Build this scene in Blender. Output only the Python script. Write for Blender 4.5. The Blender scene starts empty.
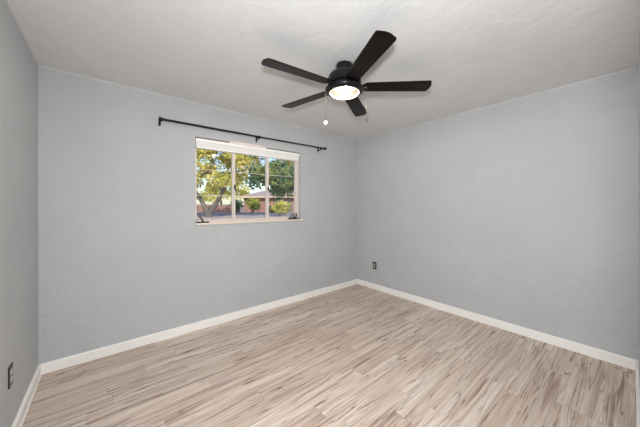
import bpy, bmesh, math, random
from mathutils import Vector, Matrix
random.seed(7)
S = bpy.context.scene
C = S.collection
PI = math.pi

# ------------------------------------------------------------------ camera
YAW = 0.7000
cam_d = bpy.data.cameras.new('camera')
cam = bpy.data.objects.new('camera', cam_d); C.objects.link(cam)
cam.location = (0.4148, -3.0161, 1.3302)
cam.rotation_euler = (PI/2, 0.0018, -YAW)
cam_d.sensor_width = 36.0
cam_d.lens = 258.8*36.0/640.0
cam_d.shift_x = -(324.9-320)/640
cam_d.shift_y = -(213.5-205.7)/640
cam_d.clip_start = 0.01
cam_d.clip_end = 500
S.camera = cam

# ------------------------------------------------------------------ light and exposure
S.view_settings.view_transform = 'Standard'
S.view_settings.look = 'None'
S.view_settings.gamma = 1.0
S.view_settings.use_curve_mapping = False
S.view_settings.exposure = 0.24
SKY = 0.19
SUN = 3.7
FLASH = 46.0
HALL_FILL = 20.0  # added fill from the hall side
BULB = 36.0      # the fan's bulb, watts
GLOW = 2.6       # its frosted bowl

w = bpy.data.worlds.new('sky'); S.world = w; w.use_nodes = True
nt = w.node_tree; nt.nodes.clear()
sky = nt.nodes.new('ShaderNodeTexSky'); sky.sky_type = 'NISHITA'; sky.sun_disc = False
sky.sun_elevation = math.radians(42); sky.sun_rotation = math.radians(200)
bg = nt.nodes.new('ShaderNodeBackground'); bg.inputs[1].default_value = SKY
wo = nt.nodes.new('ShaderNodeOutputWorld')
nt.links.new(sky.outputs[0], bg.inputs[0]); nt.links.new(bg.outputs[0], wo.inputs[0])

def light(name, kind, loc, energy, color=(1, 1, 1), target=None, **kw):
    d = bpy.data.lights.new(name, kind); d.energy = energy; d.color = color
    for k, v in kw.items(): setattr(d, k, v)
    o = bpy.data.objects.new(name, d); C.objects.link(o); o.location = loc
    if target is not None:
        o.rotation_euler = (Vector(target)-Vector(loc)).to_track_quat('-Z', 'Y').to_euler()
    return o
light('sun', 'SUN', (-5, -20, 30), SUN, (1, .93, .80), (6, 12, 0), angle=.009)
# the photographer's flash, held just above the camera in the doorway
light('camera_flash', 'AREA', (.40, -3.03, 1.56), FLASH, (.95, .975, 1), (2.9, -1.3, 1.40), shape='DISK', size=.16)
# added ambient fill light in the unseen hall, aimed through the doorway
light('hall_fill_light', 'AREA', (.50, -3.75, 2.36), HALL_FILL, (.97, .98, 1), (.75, -2.6, 1.0), shape='SQUARE', size=.8)

cy = S.cycles
cy.use_denoising = True
cy.max_bounces = 10; cy.diffuse_bounces = 6; cy.transparent_max_bounces = 16
cy.sample_clamp_indirect = 6.0
try: cy.denoiser = 'OPENIMAGEDENOISE'
except Exception: pass

# ------------------------------------------------------------------ helpers
def lin(r, g, b):
    f = lambda c: (c/255/12.92 if c/255 <= .04045 else ((c/255+.055)/1.055)**2.4)
    return (f(r), f(g), f(b), 1)

class MatB:
    """node material builder"""
    def __init__(s, name, col=(.5, .5, .5, 1), rough=.5, metal=0, spec=.5):
        s.m = bpy.data.materials.new(name); s.m.use_nodes = True
        s.t = s.m.node_tree; s.b = s.t.nodes['Principled BSDF']
        s.b.inputs['Base Color'].default_value = col
        s.b.inputs['Roughness'].default_value = rough
        s.b.inputs['Metallic'].default_value = metal
        s.b.inputs['Specular IOR Level'].default_value = spec
    def n(s, kind, **kw):
        x = s.t.nodes.new('ShaderNode'+kind)
        for k, v in kw.items(): setattr(x, k, v)
        return x
    def L(s, a, b): s.t.links.new(a, b)
    def math(s, op, a, b=None, c=None):
        x = s.n('Math', operation=op)
        for i, v in enumerate((a, b, c)):
            if v is None: continue
            if isinstance(v, (int, float)): x.inputs[i].default_value = v
            else: s.L(v, x.inputs[i])
        return x.outputs[0]
    def pos(s): return s.n('TexCoord').outputs['Object']
    def noise(s, vec, scale, detail=3, rough=.5, dist=0):
        x = s.n('TexNoise'); x.inputs['Scale'].default_value = scale; x.inputs['Detail'].default_value = detail
        x.inputs['Roughness'].default_value = rough; x.inputs['Distortion'].default_value = dist
        if vec is not None: s.L(vec, x.inputs['Vector'])
        return x.outputs[0]
    def ramp(s, fac, stops):
        r = s.n('ValToRGB'); e = r.color_ramp.elements
        while len(e) < len(stops): e.new(.5)
        for i, (p, c) in enumerate(stops): e[i].position = p; e[i].color = c
        s.L(fac, r.inputs[0]); return r.outputs[0]
    def mix(s, fac, a, b, mode='MIX'):
        x = s.n('MixRGB', blend_type=mode)
        for i, v in enumerate((fac, a, b)):
            if isinstance(v, (int, float)): x.inputs[i].default_value = v
            elif isinstance(v, tuple): x.inputs[i].default_value = v
            else: s.L(v, x.inputs[i])
        return x.outputs[0]
    def bump(s, h, strength, dist):
        x = s.n('Bump'); x.inputs['Strength'].default_value = strength; x.inputs['Distance'].default_value = dist
        s.L(h, x.inputs['Height']); s.L(x.outputs[0], s.b.inputs['Normal'])

def bx(bm, x0, x1, y0, y1, z0, z1, bev=0):
    r = bmesh.ops.create_cube(bm, size=1.0)
    vs = r['verts']
    for v in vs:
        v.co = Vector((x0+(v.co.x+.5)*(x1-x0), y0+(v.co.y+.5)*(y1-y0), z0+(v.co.z+.5)*(z1-z0)))
    if bev:
        es = {e for v in vs for e in v.link_edges}
        bmesh.ops.bevel(bm, geom=list(es), offset=bev, segments=2, affect='EDGES', profile=.6)

def tube(bm, pts, rad, seg=12, caps=True):
    """round bar through pts with a radius per point"""
    pts = [Vector(p) for p in pts]
    if not hasattr(rad, '__len__'): rad = [rad]*len(pts)
    rings = []
    for i, p in enumerate(pts):
        d = (pts[min(i+1, len(pts)-1)]-pts[max(i-1, 0)]).normalized()
        a = d.orthogonal().normalized() if i == 0 else (prev - d*prev.dot(d)).normalized()
        prev = a; b = d.cross(a)
        rings.append([bm.verts.new(p+rad[i]*(a*math.cos(t)+b*math.sin(t))) for t in [2*PI*k/seg for k in range(seg)]])
    for r, q in zip(rings, rings[1:]):
        for k in range(seg):
            bm.faces.new((r[k], r[(k+1) % seg], q[(k+1) % seg], q[k]))
    if caps:
        bm.faces.new(rings[0][::-1]); bm.faces.new(rings[-1])

def lathe(bm, prof, seg=48, center=(0, 0, 0)):
    """prof: (radius, z) from top to bottom"""
    cx, cy_, cz = center
    rings = []
    for r, z in prof:
        if r < 1e-6: rings.append([bm.verts.new((cx, cy_, cz+z))])
        else: rings.append([bm.verts.new((cx+r*math.cos(2*PI*k/seg), cy_+r*math.sin(2*PI*k/seg), cz+z)) for k in range(seg)])
    for a, b in zip(rings, rings[1:]):
        for k in range(seg):
            j = (k+1) % seg
            if len(a) == 1 and len(b) == 1: continue
            if len(a) == 1: bm.faces.new((a[0], b[k], b[j]))
            elif len(b) == 1: bm.faces.new((a[k], b[0], a[j]))
            else: bm.faces.new((a[k], b[k], b[j], a[j]))

def prism(bm, outline, z0, z1, bev=0):
    """flat outline (x, y) given height"""
    a = [bm.verts.new((x, y, z0)) for x, y in outline]
    b = [bm.verts.new((x, y, z1)) for x, y in outline]
    n = len(a)
    bm.faces.new(a[::-1]); bm.faces.new(b)
    for k in range(n): bm.faces.new((a[k], a[(k+1) % n], b[(k+1) % n], b[k]))

def obj(name, bm, mat, parent=None, smooth=False, loc=None, rot=None):
    bmesh.ops.recalc_face_normals(bm, faces=bm.faces)
    me = bpy.data.meshes.new(name); bm.to_mesh(me); bm.free()
    if mat: me.materials.append(mat)
    o = bpy.data.objects.new(name, me); C.objects.link(o)
    if smooth:
        me.shade_smooth()
        try: me.set_sharp_from_angle(angle=math.radians(38))
        except Exception: pass
    if parent: o.parent = parent
    if loc is not None: o.location = loc
    if rot is not None: o.rotation_euler = rot
    return o

def tag(o, label=None, cat=None, group=None, kind=None):
    if label: o['label'] = label
    if cat: o['category'] = cat
    if group: o['group'] = group
    if kind: o['kind'] = kind
    return o

def thing(name, label, cat, loc=(0, 0, 0), rz=0, group=None):
    o = bpy.data.objects.new(name, None); C.objects.link(o)
    o.empty_display_size = .1
    o.location = loc; o.rotation_euler = (0, 0, rz)
    return tag(o, label, cat, group)

def struct(name, bm, mat, label, cat, parent=None):
    return tag(obj(name, bm, mat, parent), label, cat, kind='structure')

# ------------------------------------------------------------------ materials
def wall_paint(name, col, bump):
    m = MatB(name, col, .62, spec=.3)
    p = m.pos()
    trowel = m.noise(p, 5.5, 4, .55, 1.2)
    fine = m.noise(p, 38, 3, .6)
    lumps = m.ramp(trowel, [(.42, (0, 0, 0, 1)), (.56, (1, 1, 1, 1))])
    h = m.math('ADD', m.math('MULTIPLY', lumps, .6), m.math('MULTIPLY', fine, .35))
    m.bump(h, bump, .006)
    tone = m.noise(p, 2.3, 4, .6, .6)
    dark = (col[0]*.975, col[1]*.977, col[2]*.98, 1); lite = (min(col[0]*1.02, 1), min(col[1]*1.02, 1), min(col[2]*1.018, 1), 1)
    m.L(m.ramp(tone, [(.35, dark), (.65, lite)]), m.b.inputs['Base Color'])
    return m.m
M_WALL = wall_paint('grey_wall_paint', lin(189, 192, 194), .42)
M_CEIL = wall_paint('ceiling_paint', lin(222, 221, 219), .25)
M_TRIM = MatB('trim_paint', lin(250, 248, 244), .38).m
M_FRAME = MatB('window_frame_paint', lin(226, 215, 205), .45).m
M_SILL = MatB('sill_paint', lin(236, 222, 206), .45).m
M_BLACK = MatB('black_metal', lin(14, 14, 15), .45, .0, .3).m
M_IRON = MatB('fan_black', lin(15, 15, 19), .30, .1, .32).m
M_CHAIN = MatB('chain_metal', lin(74, 70, 66), .45, .5).m
M_WHITE = MatB('white_plastic', lin(249, 248, 245), .35).m
M_FABRIC = MatB('shade_fabric', lin(247, 246, 244), .8).m
M_BRONZE = MatB('bronze_plate', lin(66, 58, 50), .38, .55).m
M_RECEPT = MatB('receptacle_plastic', lin(226, 220, 208), .4).m
M_SLOT = MatB('slot_black', lin(12, 12, 12), .6).m
M_CRANK = MatB('crank_bronze', lin(38, 32, 30), .42, .4).m
M_CRANKW = MatB('crank_grey', lin(150, 150, 152), .42, .3).m
M_LATCH = MatB('latch_bronze', lin(70, 40, 36), .45, .3).m
M_PATCH = MatB('bare_plaster', lin(234, 222, 214), .8).m

def floor_mat():
    m = MatB('plank_floor', rough=.42, spec=.45)
    sep = m.n('SeparateXYZ'); m.L(m.pos(), sep.inputs[0])
    x, y = sep.outputs[0], sep.outputs[1]
    PW, PL = .127, .92
    row = m.math('FLOOR', m.math('DIVIDE', y, PW))
    rn = m.n('TexWhiteNoise', noise_dimensions='1D'); m.L(row, rn.inputs['W'])
    xo = m.math('ADD', x, m.math('MULTIPLY', rn.outputs[0], PL))
    col = m.math('FLOOR', m.math('DIVIDE', xo, PL))
    idv = m.n('CombineXYZ'); m.L(row, idv.inputs[0]); m.L(col, idv.inputs[1])
    pn = m.n('TexWhiteNoise', noise_dimensions='3D'); m.L(idv.outputs[0], pn.inputs['Vector'])
    prand = pn.outputs[0]
    # grain coordinates, shifted for each plank
    g = m.n('CombineXYZ')
    m.L(m.math('ADD', m.math('MULTIPLY', x, .75), m.math('MULTIPLY', prand, 37.0)), g.inputs[0])
    m.L(m.math('MULTIPLY', y, 16.0), g.inputs[1]); m.L(m.math('MULTIPLY', prand, 11.0), g.inputs[2])
    gv = g.outputs[0]
    base = m.noise(gv, 1.6, 5, .6, .8)
    g2 = m.n('CombineXYZ')
    m.L(m.math('ADD', m.math('MULTIPLY', x, .55), m.math('MULTIPLY', prand, 23.0)), g2.inputs[0])
    m.L(m.math('MULTIPLY', y, 8.0), g2.inputs[1]); m.L(m.math('MULTIPLY', prand, 5.0), g2.inputs[2])
    fine = m.noise(g2.outputs[0], 5.5, 4, .6, .5)
    c = m.ramp(base, [(.26, lin(184, 163, 147)), (.40, lin(218, 202, 190)), (.56, lin(234, 222, 213)), (.76, lin(244, 237, 232))])
    c = m.mix(m.math('MULTIPLY', m.ramp(fine, [(.38, (1, 1, 1, 1)), (.56, (0, 0, 0, 1))]), .22), c, lin(164, 141, 124))
    # darker heart-wood streaks running along each plank
    st = m.noise(gv, .85, 3, .55, 1.6)
    band = m.math('ABSOLUTE', m.math('SUBTRACT', st, .53))
    line = m.ramp(band, [(.0, (1, 1, 1, 1)), (.030, (0, 0, 0, 1))])
    brk = m.ramp(m.noise(gv, 1.9, 3, .6), [(.42, (0, 0, 0, 1)), (.56, (1, 1, 1, 1))])
    lf = m.math('MULTIPLY', m.math('MULTIPLY', line, brk), .92)
    dk = m.ramp(m.noise(gv, 1.3, 2, .5), [(.56, lin(128, 98, 80)), (.66, lin(62, 47, 40))])
    c = m.mix(lf, c, dk)
    # contour lines of the grain
    ct = m.math('FRACT', m.math('MULTIPLY', m.noise(gv, .62, 2, .5, 1.0), 8.0))
    cl = m.ramp(m.math('ABSOLUTE', m.math('SUBTRACT', ct, .5)), [(.0, (1, 1, 1, 1)), (.04, (.8, .8, .8, 1)), (.075, (0, 0, 0, 1))])
    cb = m.ramp(m.noise(gv, 1.1, 3, .6), [(.47, (0, 0, 0, 1)), (.60, (1, 1, 1, 1))])
    c = m.mix(m.math('MULTIPLY', m.math('MULTIPLY', cl, cb), .78), c, lin(132, 100, 80))
    wide = m.ramp(m.noise(gv, 1.05, 2, .5, .9), [(.60, (0, 0, 0, 1)), (.70, (1, 1, 1, 1))])
    c = m.mix(m.math('MULTIPLY', wide, .5), c, lin(152, 124, 106))
    # small knots
    kv = m.n('CombineXYZ'); m.L(m.math('ADD', x, m.math('MULTIPLY', prand, 7)), kv.inputs[0]); m.L(m.math('MULTIPLY', y, 4.2), kv.inputs[1])
    kd = m.n('TexVoronoi'); kd.inputs['Scale'].default_value = 2.9; m.L(kv.outputs[0], kd.inputs['Vector'])
    knot = m.ramp(kd.outputs['Distance'], [(.05, (1, 1, 1, 1)), (.10, (0, 0, 0, 1))])
    c = m.mix(m.math('MULTIPLY', m.math('MULTIPLY', knot, m.ramp(m.noise(gv, 2.4, 2, .5), [(.46, (0, 0, 0, 1)), (.54, (1, 1, 1, 1))])), .85), c, lin(78, 58, 48))
    # plank to plank tone
    tone = m.ramp(prand, [(0, lin(230, 223, 216)), (.5, lin(241, 236, 231)), (1, lin(252, 249, 245))])
    c = m.mix(1.0, c, tone, 'MULTIPLY')
    # seams
    fy = m.math('FRACT', m.math('DIVIDE', y, PW)); fx = m.math('FRACT', m.math('DIVIDE', xo, PL))
    ey = m.math('MULTIPLY', m.math('MINIMUM', fy, m.math('SUBTRACT', 1.0, fy)), PW)
    ex = m.math('MULTIPLY', m.math('MINIMUM', fx, m.math('SUBTRACT', 1.0, fx)), PL)
    seam = m.math('LESS_THAN', m.math('MINIMUM', ey, ex), .0013)
    c = m.mix(m.math('MULTIPLY', seam, .42), c, lin(96, 80, 70))
    m.L(c, m.b.inputs['Base Color'])
    h = m.math('SUBTRACT', m.math('MULTIPLY', fine, .4), seam)
    m.bump(h, .12, .002)
    m.L(m.math('ADD', .36, m.math('MULTIPLY', base, .18)), m.b.inputs['Roughness'])
    return m.m
M_FLOOR = floor_mat()

def blade_mat():
    m = MatB('walnut_blade', rough=.28, spec=.12)
    mp = m.n('Mapping'); mp.inputs['Scale'].default_value = (2, 26, 26); m.L(m.pos(), mp.inputs[0])
    g = m.noise(mp.outputs[0], 2.2, 4, .6, .5)
    m.L(m.ramp(g, [(.35, lin(9, 6, 6)), (.7, lin(28, 16, 12))]), m.b.inputs['Base Color'])
    return m.m
M_BLADE = blade_mat()

def glow_mat():
    m = MatB('lit_frosted_glass', lin(255, 240, 215), .4)
    # frosted bowl round one bulb: hottest in the middle, amber towards its rim
    ln = m.n('VectorMath', operation='LENGTH'); mp = m.n('Mapping'); mp.inputs['Scale'].default_value = (1, 1, 0)
    m.L(m.pos(), mp.inputs[0]); m.L(mp.outputs[0], ln.inputs[0])
    q = m.math('DIVIDE', ln.outputs['Value'], .1145)
    m.L(m.ramp(q, [(.40, (1, .86, .66, 1)), (.88, (1, .52, .16, 1))]), m.b.inputs['Emission Color'])
    k = m.ramp(q, [(.0, (1, 1, 1, 1)), (.55, (.55, .55, .55, 1)), (.86, (.17, .17, .17, 1)), (1.0, (.06, .06, .06, 1))])
    m.L(m.math('MULTIPLY', k, GLOW), m.b.inputs['Emission Strength'])
    tr = m.n('BsdfTransparent'); tr.inputs[0].default_value = (1, .92, .80, 1)
    mx = m.n('MixShader'); mx.inputs[0].default_value = .5
    m.L(m.b.outputs[0], mx.inputs[1]); m.L(tr.outputs[0], mx.inputs[2]); m.L(mx.outputs[0], m.t.nodes['Material Output'].inputs[0])
    return m.m
M_GLOW = glow_mat()

def glass_mat():
    m = bpy.data.materials.new('window_glass'); m.use_nodes = True
    t = m.node_tree; t.nodes.clear()
    tr = t.nodes.new('ShaderNodeBsdfTransparent'); tr.inputs[0].default_value = (.96, .97, .97, 1)
    gl = t.nodes.new('ShaderNodeBsdfGlossy'); gl.inputs['Roughness'].default_value = .02
    fr = t.nodes.new('ShaderNodeFresnel'); fr.inputs[0].default_value = 1.45
    mx = t.nodes.new('ShaderNodeMixShader'); o = t.nodes.new('ShaderNodeOutputMaterial')
    t.links.new(fr.outputs[0], mx.inputs[0]); t.links.new(tr.outputs[0], mx.inputs[1]); t.links.new(gl.outputs[0], mx.inputs[2])
    t.links.new(mx.outputs[0], o.inputs[0])
    return m
M_GLASS = glass_mat()

# ------------------------------------------------------------------ room shell
H = 2.44; W = 3.6777; D = 3.0477; T = .15
HALL = 1.45                                     # depth of the hall stub behind the doorway
WX0, WX1, WZ0, WZ1 = 1.140, 2.506, 1.140, 2.076  # window opening
DX0, DX1, DZ = .0, .95, 2.10                    # doorway the camera stands in

bm = bmesh.new(); bx(bm, -T, W+T, -D-T-HALL-T, T, -.12, 0)
struct('floor', bm, M_FLOOR, 'pale greige wood-look plank floor with brown streaks', 'floor')
bm = bmesh.new(); bx(bm, -T, W+T, -D-T-HALL-T, T, H, H+.14)
struct('ceiling', bm, M_CEIL, 'white hand-textured ceiling', 'ceiling')
bm = bmesh.new()
bx(bm, -T, WX0, 0, T, 0, H); bx(bm, WX1, W+T, 0, T, 0, H)
bx(bm, WX0, WX1, 0, T, 0, WZ0); bx(bm, WX0, WX1, 0, T, WZ1, H)
struct('wall_back', bm, M_WALL, 'grey textured wall holding the window', 'wall')
bm = bmesh.new(); bx(bm, W, W+T, -D, 0, 0, H)
struct('wall_right', bm, M_WALL, 'blank grey textured wall on the right with one outlet low near the far corner', 'wall')
bm = bmesh.new(); bx(bm, -T, 0, -D-T-HALL, 0, 0, H)
struct('wall_left', bm, M_WALL, 'shaded grey wall at the left edge', 'wall')
bm = bmesh.new()
bx(bm, DX1, W+T, -D-T, -D, 0, H); bx(bm, 0, DX1, -D-T, -D, DZ, H)
struct('wall_front', bm, M_WALL, 'grey wall seen edge-on at the right margin, holding the doorway', 'wall')
bm = bmesh.new(); bx(bm, 1.25, 1.25+T, -D-T-HALL, -D-T, 0, H)
struct('wall_hall_right', bm, M_WALL, 'grey hall wall behind the doorway', 'wall')
bm = bmesh.new(); bx(bm, -T, 1.25+T, -D-T-HALL-T, -D-T-HALL, 0, H)
struct('wall_hall_end', bm, M_WALL, 'grey end wall of the hall behind the doorway', 'wall')

BH, BT = .083, .016
def base_profile(bm, a, b, n):
    """baseboard from a to b (floor points on the wall), n points into the room"""
    a = Vector((*a, 0)); b = Vector((*b, 0)); n = Vector((*n, 0))
    prof = [(0, 0), (BT, 0), (BT, BH-.008), (BT-.003, BH-.003), (BT-.008, BH), (0, BH)]
    A = [bm.verts.new(a+n*d+Vector((0, 0, z))) for d, z in prof]
    B = [bm.verts.new(b+n*d+Vector((0, 0, z))) for d, z in prof]
    k = len(A)
    for i in range(k): bm.faces.new((A[i], A[(i+1) % k], B[(i+1) % k], B[i]))
    bm.faces.new(A[::-1]); bm.faces.new(B)
bm = bmesh.new(); base_profile(bm, (0, 0), (W, 0), (0, -1))
struct('baseboard_back', bm, M_TRIM, 'white baseboard under the window wall', 'baseboard')
bm = bmesh.new(); base_profile(bm, (W, -BT), (W, -D), (-1, 0))
struct('baseboard_right', bm, M_TRIM, 'white baseboard along the right wall', 'baseboard')
bm = bmesh.new(); base_profile(bm, (0, -D), (0, -BT), (1, 0))
# small shoe moulding at the foot
tube(bm, [(BT, -BT, .0065), (BT, -D, .0065)], .0065, 10)
struct('baseboard_left', bm, M_TRIM, 'white baseboard with a shoe moulding along the left wall', 'baseboard')
bm = bmesh.new(); base_profile(bm, (W-BT, -D), (DX1+.06, -D), (0, 1))
struct('baseboard_front', bm, M_TRIM, 'white baseboard seen edge-on at the right margin', 'baseboard')
bm = bmesh.new()
bx(bm, DX1-.0, DX1+.06, -D, -D+.016, 0, DZ, .003); bx(bm, .0, DX1+.06, -D, -D+.016, DZ, DZ+.06, .003)
struct('trim_1', bm, M_TRIM, 'white casing around the doorway', 'trim')

# uneven paint line where the wall meets the ceiling
def cut_line(name, a, b, n, label, seed):
    r = random.Random(seed); bm = bmesh.new()
    a = Vector(a); b = Vector(b); n = Vector(n); k = 60
    pts = [a.lerp(b, i/k) for i in range(k+1)]
    tube(bm, [p+n*.001+Vector((0, 0, -.001)) for p in pts], [.0035+.0035*r.random() for _ in pts], 6)
    struct(name, bm, M_CEIL, label, 'trim')
cut_line('trim_2', (.01, 0, H), (W-.01, 0, H), (0, -1, 0), 'uneven pale paint line above the window wall', 1)
cut_line('trim_3', (W, -.01, H), (W, -D+.01, H), (-1, 0, 0), 'uneven pale paint line above the right wall', 2)

# ------------------------------------------------------------------ window
win = thing('window_1', 'white steel casement window of three sashes under a raised white shade', 'window', (WX0, .055, WZ0))
win['kind'] = 'structure'
ox, oy, oz = WX0, .055, WZ0
def wbox(bm, x0, x1, y0, y1, z0, z1, bev=.002): bx(bm, x0-ox, x1-ox, y0-oy, y1-oy, z0-oz, z1-oz, bev)
FY0, FY1 = .055, .095
M1 = (1.568, 1.594); M2 = (2.008, 2.036)
bm = bmesh.new()
wbox(bm, WX0, WX0+.020, FY0, FY1, WZ0, WZ1); wbox(bm, WX1-.045, WX1, FY0, FY1, WZ0, WZ1)
wbox(bm, WX0, WX1, FY0, FY1, WZ0, WZ0+.026); wbox(bm, WX0, WX1, FY0, FY1, WZ1-.04, WZ1)
wbox(bm, *M1, FY0-.004, FY1, WZ0, WZ1); wbox(bm, *M2, FY0-.004, FY1, WZ0, WZ1)
obj('window_frame', bm, M_FRAME, win)
bays = [(WX0+.020, M1[0]), (M1[1], M2[0]), (M2[1], WX1-.045)]
ZB = WZ0+.026; ZT = WZ1-.04
rows = [1.450, 1.737]
for i, (a, b) in enumerate(bays):
    s = .008 if i != 1 else .004
    bm = bmesh.new()
    wbox(bm, a, a+s, FY0+.006, FY1-.008, ZB, ZT, .001); wbox(bm, b-s, b, FY0+.006, FY1-.008, ZB, ZT, .001)
    wbox(bm, a, b, FY0+.006, FY1-.008, ZB, ZB+s*1.2, .001); wbox(bm, a, b, FY0+.006, FY1-.008, ZT-s, ZT, .001)
    sash = obj('casement_sash' if i != 1 else 'fixed_sash', bm, M_FRAME, win)
    for z in rows:
        bm = bmesh.new(); wbox(bm, a+s, b-s, FY0+.012, FY1-.014, z-.003, z+.003, .001)
        obj('muntin', bm, M_FRAME, sash)
    bm = bmesh.new(); wbox(bm, a+s, b-s, .0735, .0765, ZB+s, ZT-s, 0)
    obj('glass_pane', bm, M_GLASS, sash)
# latch handles on the two mullions
for mx, mat in ((M1, M_CRANK), (M2, M_LATCH)):
    cx = (mx[0]+mx[1])/2+.006
    bm = bmesh.new(); wbox(bm, cx-.010, cx+.010, FY0-.012, FY0-.004, 1.535, 1.580, .002)
    latch = tag(obj('latch', bm, mat, win), 'dark bronze latch' if mat is M_CRANK else 'reddish brown latch')
    bm = bmesh.new()
    tube(bm, [(cx-ox, FY0-.016-oy, 1.572-oz), (cx-.002-ox, FY0-.026-oy, 1.545-oz), (cx+.004-ox, FY0-.028-oy, 1.50-oz)], [.008, .007, .006], 8)
    obj('latch_handle', bm, mat, latch, True)
# crank operators at the foot of the two casements
bm = bmesh.new(); wbox(bm, 1.160, 1.290, .022, FY0, WZ0, WZ0+.017, .004)
ck = tag(obj('crank', bm, M_CRANK, win), 'dark bronze crank')
bm = bmesh.new(); tube(bm, [(1.228-ox, .030-oy, WZ0+.012-oz), (1.205-ox, .012-oy, WZ0+.050-oz), (1.182-ox, .004-oy, WZ0+.080-oz)], [.009, .007, .008], 8)
obj('crank_handle', bm, M_CRANK, ck, True)
bm = bmesh.new(); wbox(bm, 2.325, 2.445, .022, FY0, WZ0, WZ0+.017, .004)
ck = tag(obj('crank', bm, M_CRANK, win), 'grey and black crank with folded lever')
bm = bmesh.new()
prism(bm, [(2.335-ox, 0), (2.435-ox, 0), (2.437-ox, .04), (2.418-ox, .075), (2.385-ox, .085), (2.36-ox, .062), (2.352-ox, .03)], -.010, .010)
for v in bm.verts: v.co = Vector((v.co.x, .044-oy+v.co.z, WZ0+.014-oz+v.co.y))
obj('crank_housing', bm, M_CRANKW, ck)
bm = bmesh.new(); tube(bm, [(2.395-ox, .030-oy, WZ0+.018-oz), (2.437-ox, .018-oy, WZ0+.030-oz), (2.446-ox, .010-oy, WZ0+.066-oz), (2.428-ox, .006-oy, WZ0+.092-oz)], [.009, .009, .008, .007], 8)
obj('crank_handle', bm, M_CRANK, ck, True)
# sill and the bare patch over the opening
bm = bmesh.new(); wbox(bm, WX0+.002, WX1-.002, 0, FY0, WZ0-.001, WZ0+.004, 0); wbox(bm, WX0-.002, 2.530, -.024, 0, WZ0-.016, WZ0+.004, .003)
obj('window_sill', bm, M_SILL, win)
bm = bmesh.new()
r = random.Random(4); k = 22
for i in range(k):
    x0 = 1.50+.47*i/k; x1 = 1.50+.47*(i+1)/k; e = math.sin(PI*(i+.5)/k)
    wbox(bm, x0, x1, -.003, .004, WZ1-.012, WZ1+.002+.013*min(1, e*2.2)*(.75+.25*r.random()), 0)
obj('plaster_patch', bm, M_PATCH, win)

# ------------------------------------------------------------------ pulled-up window shade
shade = thing('window_shade', 'white pleated window shade pulled right up at the head of the window', 'window shade', (1.822, .032, 2.064))
bm = bmesh.new(); bx(bm, -.676, .676, -.030, .026, -.036, 0, .003); obj('headrail', bm, M_WHITE, shade)
bm = bmesh.new()
n = 9
for i in range(n):
    z1 = -.037-i*.0056; bx(bm, -.672, .668, -.022, .022, z1-.0052, z1, .0018)
obj('pleated_fabric', bm, M_FABRIC, shade)
bm = bmesh.new(); bx(bm, -.672, .668, -.025, .024, -.104, -.0875, .004); obj('bottom_rail', bm, M_WHITE, shade)

# ------------------------------------------------------------------ curtain rod
rod = thing('curtain_rod', 'long thin black curtain rod on brackets above the window', 'curtain rod', (.803, -.075, 2.174))
RL = 2.107
bm = bmesh.new(); tube(bm, [(0, 0, 0), (RL*.5, 0, 0)], .0115, 14); tube(bm, [(RL*.5, 0, 0), (RL, 0, .006)], .0095, 14)
obj('rod', bm, M_BLACK, rod, True)
for x, z in ((0, 0), (RL, .006)):
    s = -1 if x == 0 else 1
    bm = bmesh.new(); tube(bm, [(x-.030*s, 0, z), (x-.014*s, 0, z), (x-.010*s, 0, z), (x+.004*s, 0, z)], [.016, .016, .019, .019], 16)
    obj('finial', bm, M_BLACK, rod, True)
for x in (.012, 1.038, 2.020):
    bm = bmesh.new()
    bx(bm, x-.010, x+.010, .069, .075, -.050, .020, .002)          # wall plate
    bx(bm, x-.007, x+.007, -.004, .072, -.022, -.012, .002)        # arm
    tube(bm, [(x-.008, 0, 0), (x+.008, 0, 0)], .0165, 14)          # cradle
    obj('bracket', bm, M_BLACK, rod)

# ------------------------------------------------------------------ wall outlets
def outlet(loc, rz, label):
    t = thing('wall_outlet', label, 'outlet', loc, rz)              # local +y points out of the wall
    bm = bmesh.new(); bx(bm, -.036, .036, 0, .006, -.059, .059, .0025); obj('cover_plate', bm, M_BRONZE, t)
    for s in (-1, 1):
        bm = bmesh.new()
        out = [(.0165*math.cos(a), .0145*math.sin(a)) for a in [2*PI*k/20 for k in range(20)]]
        out = [(max(-.0165, min(.0165, x*1.12)), max(-.0125, min(.0125, y*1.1))) for x, y in out]
        prism(bm, out, .0, .0078)
        for v in bm.verts: v.co = Vector((v.co.x, v.co.z, v.co.y+s*.0195))
        r_ = tag(obj('receptacle', bm, M_RECEPT, t), 'pale receptacle')
        bm = bmesh.new()
        bx(bm, -.0075, -.0052, .0076, .0082, s*.0195-.003, s*.0195+.006); bx(bm, .0052, .0075, .0076, .0082, s*.0195-.003, s*.0195+.006)
        bx(bm, -.002, .002, .0076, .0082, s*.0195-.0095, s*.0195-.006)
        obj('slots', bm, M_SLOT, r_)
    bm = bmesh.new(); tube(bm, [(0, .005, 0), (0, .0072, 0)], .0032, 12); obj('screw', bm, M_BRONZE, t)
outlet((W, -.372, .376), PI/2, 'dark outlet plate low on the right wall near the far corner')
outlet((0, -.785, .388), -PI/2, 'dark outlet plate on the left wall near the floor')

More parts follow.
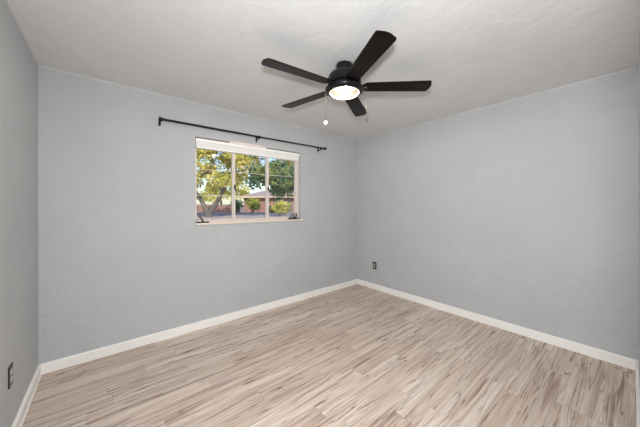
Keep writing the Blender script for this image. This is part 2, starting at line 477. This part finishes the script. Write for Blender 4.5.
# ------------------------------------------------------------------ ceiling fan
FX, FY = 1.8502, -1.5540
fan = thing('ceiling_fan', 'black five-blade ceiling fan with lit bowl lamp hanging from the ceiling', 'ceiling fan', (FX, FY, H))
bm = bmesh.new(); lathe(bm, [(0, 0), (.063, 0), (.065, -.005), (.064, -.048), (.058, -.058), (.040, -.061), (.040, -.085), (0, -.085)], 40)
obj('canopy', bm, M_IRON, fan, True)
bm = bmesh.new()
lathe(bm, [(0, -.066), (.060, -.066), (.098, -.072), (.118, -.082), (.128, -.096), (.131, -.112), (.131, -.146), (.126, -.151), (.126, -.156), (.112, -.162), (.112, -.188), (0, -.188)], 56)
obj('motor_housing', bm, M_IRON, fan, True)
bm = bmesh.new()
lathe(bm, [(.100, -.186), (.146, -.187), (.151, -.191), (.152, -.200), (.147, -.210), (.134, -.219), (.121, -.223), (.1165, -.221), (.1155, -.212), (.104, -.204)], 56)
obj('light_ring', bm, M_IRON, fan, True)
bm = bmesh.new()
lathe(bm, [(.1145, -.210)]+[(.1145*math.cos(a), -.218-.030*math.sin(a)) for a in [PI/2*i/10 for i in range(10)]]+[(0, -.248)], 56)
tag(obj('glass_bowl', bm, M_GLOW, fan, True), 'glowing frosted glass bowl')
bulb = light('bulb_light', 'POINT', (0, 0, -.226), BULB, (1, .96, .93), shadow_soft_size=.018); bulb.parent = fan

BZ = -.176; PITCH = -.157; PHI = 3.0392
R0, R1 = .150, .662
def blade_outline():
    wr, wt, rc = .054, .066, .020
    pts = [(R0, -wr*.72), (R0+.02, -wr)]
    for a in [(-PI/2)+PI/2*i/6 for i in range(7)]: pts.append((R1-rc+rc*math.cos(a), -wt+rc+rc*math.sin(a)))
    pts += [(R1+.009, -.022), (R1+.011, 0), (R1+.009, .022)]
    for a in [PI/2*i/6 for i in range(7)]: pts.append((R1-rc+rc*math.cos(a), wt-rc+rc*math.sin(a)))
    pts += [(R0+.02, wr), (R0, wr*.72)]
    return pts
for k in range(5):
    a = PHI+k*2*PI/5
    rot = Matrix.Rotation(a, 4, 'Z') @ Matrix.Rotation(PITCH, 4, 'X')
    bm = bmesh.new(); prism(bm, blade_outline(), -.003, .003)
    b = obj('blade', bm, M_BLADE, fan, loc=(0, 0, BZ)); b.rotation_euler = rot.to_euler()
    bm = bmesh.new()                                                 # blade iron: arm out of the hub that flares into a plate on the blade
    prism(bm, [(.085, -.020), (.135, -.020), (.165, -.034), (.225, -.036), (.245, -.020), (.250, 0), (.245, .020), (.225, .036), (.165, .034), (.135, .020), (.085, .020)], .003, .0075)
    for x, y in ((.19, -.022), (.19, .022), (.225, 0)):
        tube(bm, [(x, y, -.0055), (x, y, -.003)], .006, 10)
    obj('blade_iron', bm, M_IRON, b)
rt = Vector((math.cos(YAW), -math.sin(YAW), 0)); fw = Vector((math.sin(YAW), math.cos(YAW), 0))
def pull_chain(p, z0, z1, white):
    bm = bmesh.new(); tube(bm, [(p.x, p.y, z0), (p.x, p.y, z1)], .0016, 6)
    q = p.normalized()*.140; tube(bm, [(q.x, q.y, z0+.001), (p.x, p.y, z0+.001)], .004, 8)
    n = 22
    for i in range(n):
        bmesh.ops.create_icosphere(bm, subdivisions=1, radius=.0028, matrix=Matrix.Translation((p.x, p.y, z0+(z1-z0)*(i+.5)/n)))
    c = obj('pull_chain', bm, M_CHAIN, fan, True)
    bm = bmesh.new()
    if white:
        bmesh.ops.create_uvsphere(bm, u_segments=20, v_segments=14, radius=.0165, matrix=Matrix.Translation((p.x, p.y, z1-.012)))
        tag(obj('pull_ball', bm, M_WHITE, c, True), 'round white pull ball')
    else:
        tube(bm, [(p.x, p.y, z1), (p.x, p.y, z1-.008), (p.x, p.y, z1-.040), (p.x, p.y, z1-.045)], [.0025, .006, .006, .0035], 12)
        tag(obj('pull_fob', bm, M_CHAIN, c, True), 'slim metal pull fob')
pull_chain(rt*-.151, -.200, -.444, True)
pull_chain(rt*.168+fw*-.04, -.196, -.418, False)

# ------------------------------------------------------------------ outdoors
CP = Vector((.4148, -3.0161, 0))
def F(u, v, z=0):            # street frame: u along the street, v away from the house
    return CP + rt*u + fw*v + Vector((0, 0, z))
def gz(v): return -.35+.019*v
def noise_mat(name, scale, stops, rough=.85, det=4, bump=0):
    m = MatB(name, rough=rough, spec=.2)
    h = m.noise(m.pos(), scale, det, .6, .3)
    m.L(m.ramp(h, stops), m.b.inputs['Base Color'])
    if bump: m.bump(h, bump, .05)
    return m.m
def leaf_mat(name, a, b, c, scale=.7):
    m = MatB(name, rough=.6, spec=.25)
    h = m.noise(m.pos(), scale, 4, .65, .3)
    col = m.ramp(h, [(.30, a), (.44, b), (.60, c)])
    m.L(col, m.b.inputs['Base Color'])
    tr = m.n('BsdfTranslucent'); m.L(col, tr.inputs[0])
    mx = m.n('MixShader'); mx.inputs[0].default_value = .35
    m.L(m.b.outputs[0], mx.inputs[1]); m.L(tr.outputs[0], mx.inputs[2])
    m.L(mx.outputs[0], m.t.nodes['Material Output'].inputs[0])
    return m.m
M_GRAVEL = noise_mat('gravel', 1.3, [(.3, lin(140, 130, 132)), (.7, lin(184, 172, 170))])
M_ROAD = noise_mat('asphalt', 1.0, [(.3, lin(128, 128, 140)), (.7, lin(152, 152, 162))])
M_BARK = noise_mat('bark', 2.5, [(.3, lin(84, 82, 84)), (.7, lin(126, 116, 110))], bump=.6)
M_LEAFY = leaf_mat('mesquite_leaves', lin(92, 108, 56), lin(184, 184, 88), lin(238, 222, 140))
M_LEAFD = leaf_mat('dark_leaves', lin(52, 82, 76), lin(84, 114, 92), lin(150, 160, 98))
M_LEAFB = leaf_mat('shrub_leaves', lin(60, 96, 46), lin(140, 160, 60), lin(214, 206, 90), 1.5)
M_ROOF = noise_mat('shingle_roof', 3.0, [(.3, lin(140, 130, 134)), (.7, lin(172, 160, 162))])
def brick_mat():
    m = MatB('red_brick', rough=.85, spec=.2)
    b = m.n('TexBrick'); b.inputs['Scale'].default_value = 2.2
    b.inputs['Color1'].default_value = lin(160, 116, 108); b.inputs['Color2'].default_value = lin(140, 100, 96); b.inputs['Mortar'].default_value = lin(172, 158, 148)
    mp = m.n('Mapping'); mp.inputs['Rotation'].default_value = (PI/2, 0, 0); m.L(m.pos(), mp.inputs[0]); m.L(mp.outputs[0], b.inputs['Vector'])
    m.L(b.outputs[0], m.b.inputs['Base Color']); return m.m
M_BRICK = brick_mat()
M_FASCIA = MatB('fascia_paint', lin(226, 196, 160), .6).m
M_PANE = MatB('house_pane', lin(50, 60, 72), .15).m
M_PORCH_SHADE = MatB('porch_shade_paint', lin(104, 96, 96), .6).m  # dark colour stands in for the shade under the porch

def ribbon(name, mat, v0, v1, u0, u1, dz, label, cat):
    bm = bmesh.new(); n = 10
    rows_ = []
    for i in range(n+1):
        v = v0+(v1-v0)*i/n
        rows_.append([bm.verts.new(F(u, v, gz(v)+dz)) for u in (u0, u1)]+[bm.verts.new(F(u, v, gz(v)-.3)) for u in (u1, u0)])
    for a, b in zip(rows_, rows_[1:]):
        for k in range(4): bm.faces.new((a[k], a[(k+1) % 4], b[(k+1) % 4], b[k]))
    bm.faces.new(rows_[0]); bm.faces.new(rows_[-1][::-1])
    struct(name, bm, mat, label, cat)
# the yard and the street beyond the window
def yard():
    bm = bmesh.new()
    n = 24; g = []
    for i in range(n+1):
        row = []
        for j in range(n+1):
            x = -30+110*i/n; y = .16+110*j/n
            v = (Vector((x, y, 0))-CP).dot(fw)
            row.append(bm.verts.new((x, y, gz(v))))
        g.append(row)
    for i in range(n):
        for j in range(n): bm.faces.new((g[i][j], g[i+1][j], g[i+1][j+1], g[i][j+1]))
    struct('ground', bm, M_GRAVEL, 'grey gravel yard outside the window', 'ground')
yard()
ribbon('road', M_ROAD, 29.5, 35.5, -40, 20, .03, 'grey street across the yard', 'road')

def leaf_blob(bm, c, rx, rz, n, size, rnd):
    for _ in range(n):
        while True:
            d = Vector((rnd.uniform(-1, 1), rnd.uniform(-1, 1), rnd.uniform(-1, 1)))
            if .15 < d.length < 1: break
        p = Vector(c)+Vector((d.x*rx, d.y*rx, d.z*rz))
        a = Vector((rnd.gauss(0, 1), rnd.gauss(0, 1), rnd.gauss(0, 1))).normalized(); b = a.orthogonal().normalized()
        s = size*rnd.uniform(.55, 1.2); l = s*rnd.uniform(1.0, 1.8)
        bm.faces.new([bm.verts.new(p+a*l*.5), bm.verts.new(p+b*s*.35), bm.verts.new(p-a*l*.5), bm.verts.new(p-b*s*.35)])

def tree(label, u, v, limbs, clumps, n, size, mat, seed, group=None, name='tree'):
    """limbs: list of (points (du, dv, z), r0, r1); clumps: list of (du, dv, z, rx, rz)"""
    rnd = random.Random(seed)
    b = F(u, v, gz(v))
    t = thing(name, label, 'tree', b, -YAW, group)
    bm = bmesh.new()
    for pts, r0, r1 in limbs:
        m = len(pts); tube(bm, pts, [r0+(r1-r0)*i/(m-1) for i in range(m)], 9)
    obj('trunk', bm, M_BARK, t, True)
    bm = bmesh.new()
    for (x, y, z, rx, rz) in clumps: leaf_blob(bm, (x, y, z), rx, rz, n, size, rnd)
    obj('foliage', bm, mat, t)
    return t

# big mesquite straight across the yard
rnd = random.Random(11)
limbs = [([(0, 0, -.2), (-.1, 0, .6), (-.7, .2, 1.6), (-1.6, .3, 2.9), (-2.4, .2, 4.6)], .30, .12),
         ([(.1, 0, -.2), (.3, -.1, .5), (1.0, -.2, 1.5), (1.6, -.2, 2.6), (2.2, -.1, 3.8), (2.6, .2, 5.4)], .30, .10),
         ([(-1.2, .2, 2.3), (-2.0, 0, 3.9), (0, -.4, 4.55), (2.4, -.4, 4.6), (4.6, -.3, 4.95), (6.8, 0, 4.9)], .12, .06),
         ([(1.6, -.2, 2.6), (.7, .3, 4.0), (.3, .6, 6.0)], .13, .06)]
clumps = []
for i in range(230):
    x = rnd.uniform(-4.5, 9.5); z = rnd.uniform(2.6, 9.4)
    if 2.2 < x < 6.5 and z < 4.4: continue
    if x >= 6.5 and z < 5.2: continue
    if x <= 2.2 and z < 3.8 and rnd.random() < .55: continue
    clumps.append((x, rnd.uniform(-2.0, 2.5), z, rnd.uniform(.6, 1.15), rnd.uniform(.45, .8)))
tree('large spreading yellow-green tree with forked trunk across the yard', -12.2, 27.0, limbs, clumps, 95, .26, M_LEAFY, 21, name='mesquite_tree')

# darker tree at the right edge of the window
rnd = random.Random(12)
clumps = []
for i in range(84):
    x = rnd.uniform(-3.8, 2.5); z = rnd.uniform(2.2, 4.2)
    if z < 2.9 and x < -2.5: continue
    clumps.append((x, rnd.uniform(-1.3, 1.3), z, rnd.uniform(.45, .8), rnd.uniform(.35, .6)))
tree('dark green tree seen through the right sash, its trunk past the frame', -1.3, 18.6,
     [([(0, 0, -.2), (-.1, 0, 1.0), (-.5, .1, 2.2), (-1.6, .2, 3.4)], .22, .08), ([(-.2, 0, 1.5), (.5, .1, 2.8), (.9, .1, 4.2)], .15, .06)],
     clumps, 90, .24, M_LEAFD, 22, name='shade_tree')
# trees behind the street
spots = [('dense green tree standing behind the low brick garden wall', -18.9, 47, 4.2, 7.5)]
for i, (lb, u, v, rad, h) in enumerate(spots):
    rnd = random.Random(40+i); cl = []
    for _ in range(26):
        a = rnd.uniform(0, 2*PI); q = rad*math.sqrt(rnd.random())
        cl.append((q*math.cos(a), q*math.sin(a), rnd.uniform(h*.28, h), rnd.uniform(.9, 1.5), rnd.uniform(.7, 1.1)))
    tree(lb, u, v, [([(0, 0, -.2), (.1, 0, h*.4), (0, .1, h*.75)], .25, .08)], cl, 80, .42, M_LEAFD if i else M_LEAFY, 50+i)

# house across the street
hu, hv = -12.5, 40.0
house = thing('house', 'low red brick house with grey hipped shingle roof across the street', 'house', F(hu, hv, gz(hv)), -YAW)
HW, HD, EZ, RZ = 14.0, 8.0, 2.35, 3.75
bm = bmesh.new(); bx(bm, 0, HW, 0, HD, -.3, EZ); obj('wall', bm, M_BRICK, house)
bm = bmesh.new()
o_ = .55; e0 = [bm.verts.new(p) for p in ((-o_, -o_, EZ), (HW+o_, -o_, EZ), (HW+o_, HD+o_, EZ), (-o_, HD+o_, EZ))]
e1 = [bm.verts.new((v.co.x, v.co.y, EZ+.02)) for v in e0]
ra = bm.verts.new((3.2, HD/2, RZ)); rb = bm.verts.new((HW-2.4, HD/2, RZ))
bm.faces.new(e0[::-1])
for k in range(4): bm.faces.new((e0[k], e0[(k+1) % 4], e1[(k+1) % 4], e1[k]))
bm.faces.new((e1[0], e1[1], rb, ra)); bm.faces.new((e1[1], e1[2], rb)); bm.faces.new((e1[2], e1[3], ra, rb)); bm.faces.new((e1[3], e1[0], ra))
obj('roof', bm, M_ROOF, house)
bm = bmesh.new(); bx(bm, -o_, HW+o_, -o_-.03, -o_, EZ-.20, EZ+.03); bx(bm, -o_-.03, -o_, -o_, HD+o_, EZ-.20, EZ+.03)
tag(obj('fascia', bm, M_FASCIA, house), 'pale fascia board')
for x0, x1 in ((.7, 1.5), (8.6, 10.2)):
    bm = bmesh.new(); bx(bm, x0-.06, x1+.06, -.05, .03, .9, 2.05); f_ = tag(obj('window', bm, M_FASCIA, house), 'pale window frame')
    bm = bmesh.new(); bx(bm, x0, x1, -.07, -.05, .96, 1.99); obj('pane', bm, M_PANE, f_)
bm = bmesh.new(); bx(bm, 4.6, 7.4, -.05, .02, 0, 2.1, .01)  # door-sized panel carrying the painted porch shade
tag(obj('porch_shade_door', bm, M_PORCH_SHADE, house), 'garage door painted dark as porch shade')

# brick garden wall left of the house
gw = tag(obj('garden_wall', (lambda b: (bx(b, -16, 7.4, 0, .25, -.3, 1.15), b)[1])(bmesh.new()), M_BRICK, loc=F(-20.0, 38.2, gz(38.2)), rot=(0, 0, -YAW)),
         'low red brick garden wall seen behind the forked trunk', 'garden wall')

# shrubs along the street
def shrub(label, u, v, r, h, mat, seed):
    rnd = random.Random(seed)
    t = thing('shrub', label, 'shrub', F(u, v, gz(v)), -YAW)
    bm = bmesh.new()
    for i in range(6):
        a = 2*PI*i/6; tube(bm, [(0, 0, -.08), (r*.3*math.cos(a), r*.3*math.sin(a), h*.45), (r*.6*math.cos(a), r*.6*math.sin(a), h*.8)], [.03, .02, .01], 5)
    obj('stems', bm, M_BARK, t)
    bm = bmesh.new()
    for i in range(9):
        a = rnd.uniform(0, 2*PI); q = r*.5*math.sqrt(rnd.random())
        leaf_blob(bm, (q*math.cos(a), q*math.sin(a), rnd.uniform(.35*h, .75*h)), r*.55, h*.32, 75, .22, rnd)
    obj('foliage', bm, mat, t)
shrub('tall yellow-green shrub in front of the brick house, centre sash', -10.2, 36.6, 1.15, 2.1, M_LEAFB, 61)
shrub('bright yellow-green shrub on the near side of the street, right sash', -4.9, 28.4, 1.15, 1.75, M_LEAFY, 62)
shrub('dark round shrub at the left corner of the brick house', -12.4, 36.8, 1.15, 1.9, M_LEAFD, 63)
shrub('low dark shrub to the right of the tall yellow-green one', -7.4, 36.6, .8, 1.0, M_LEAFD, 64)
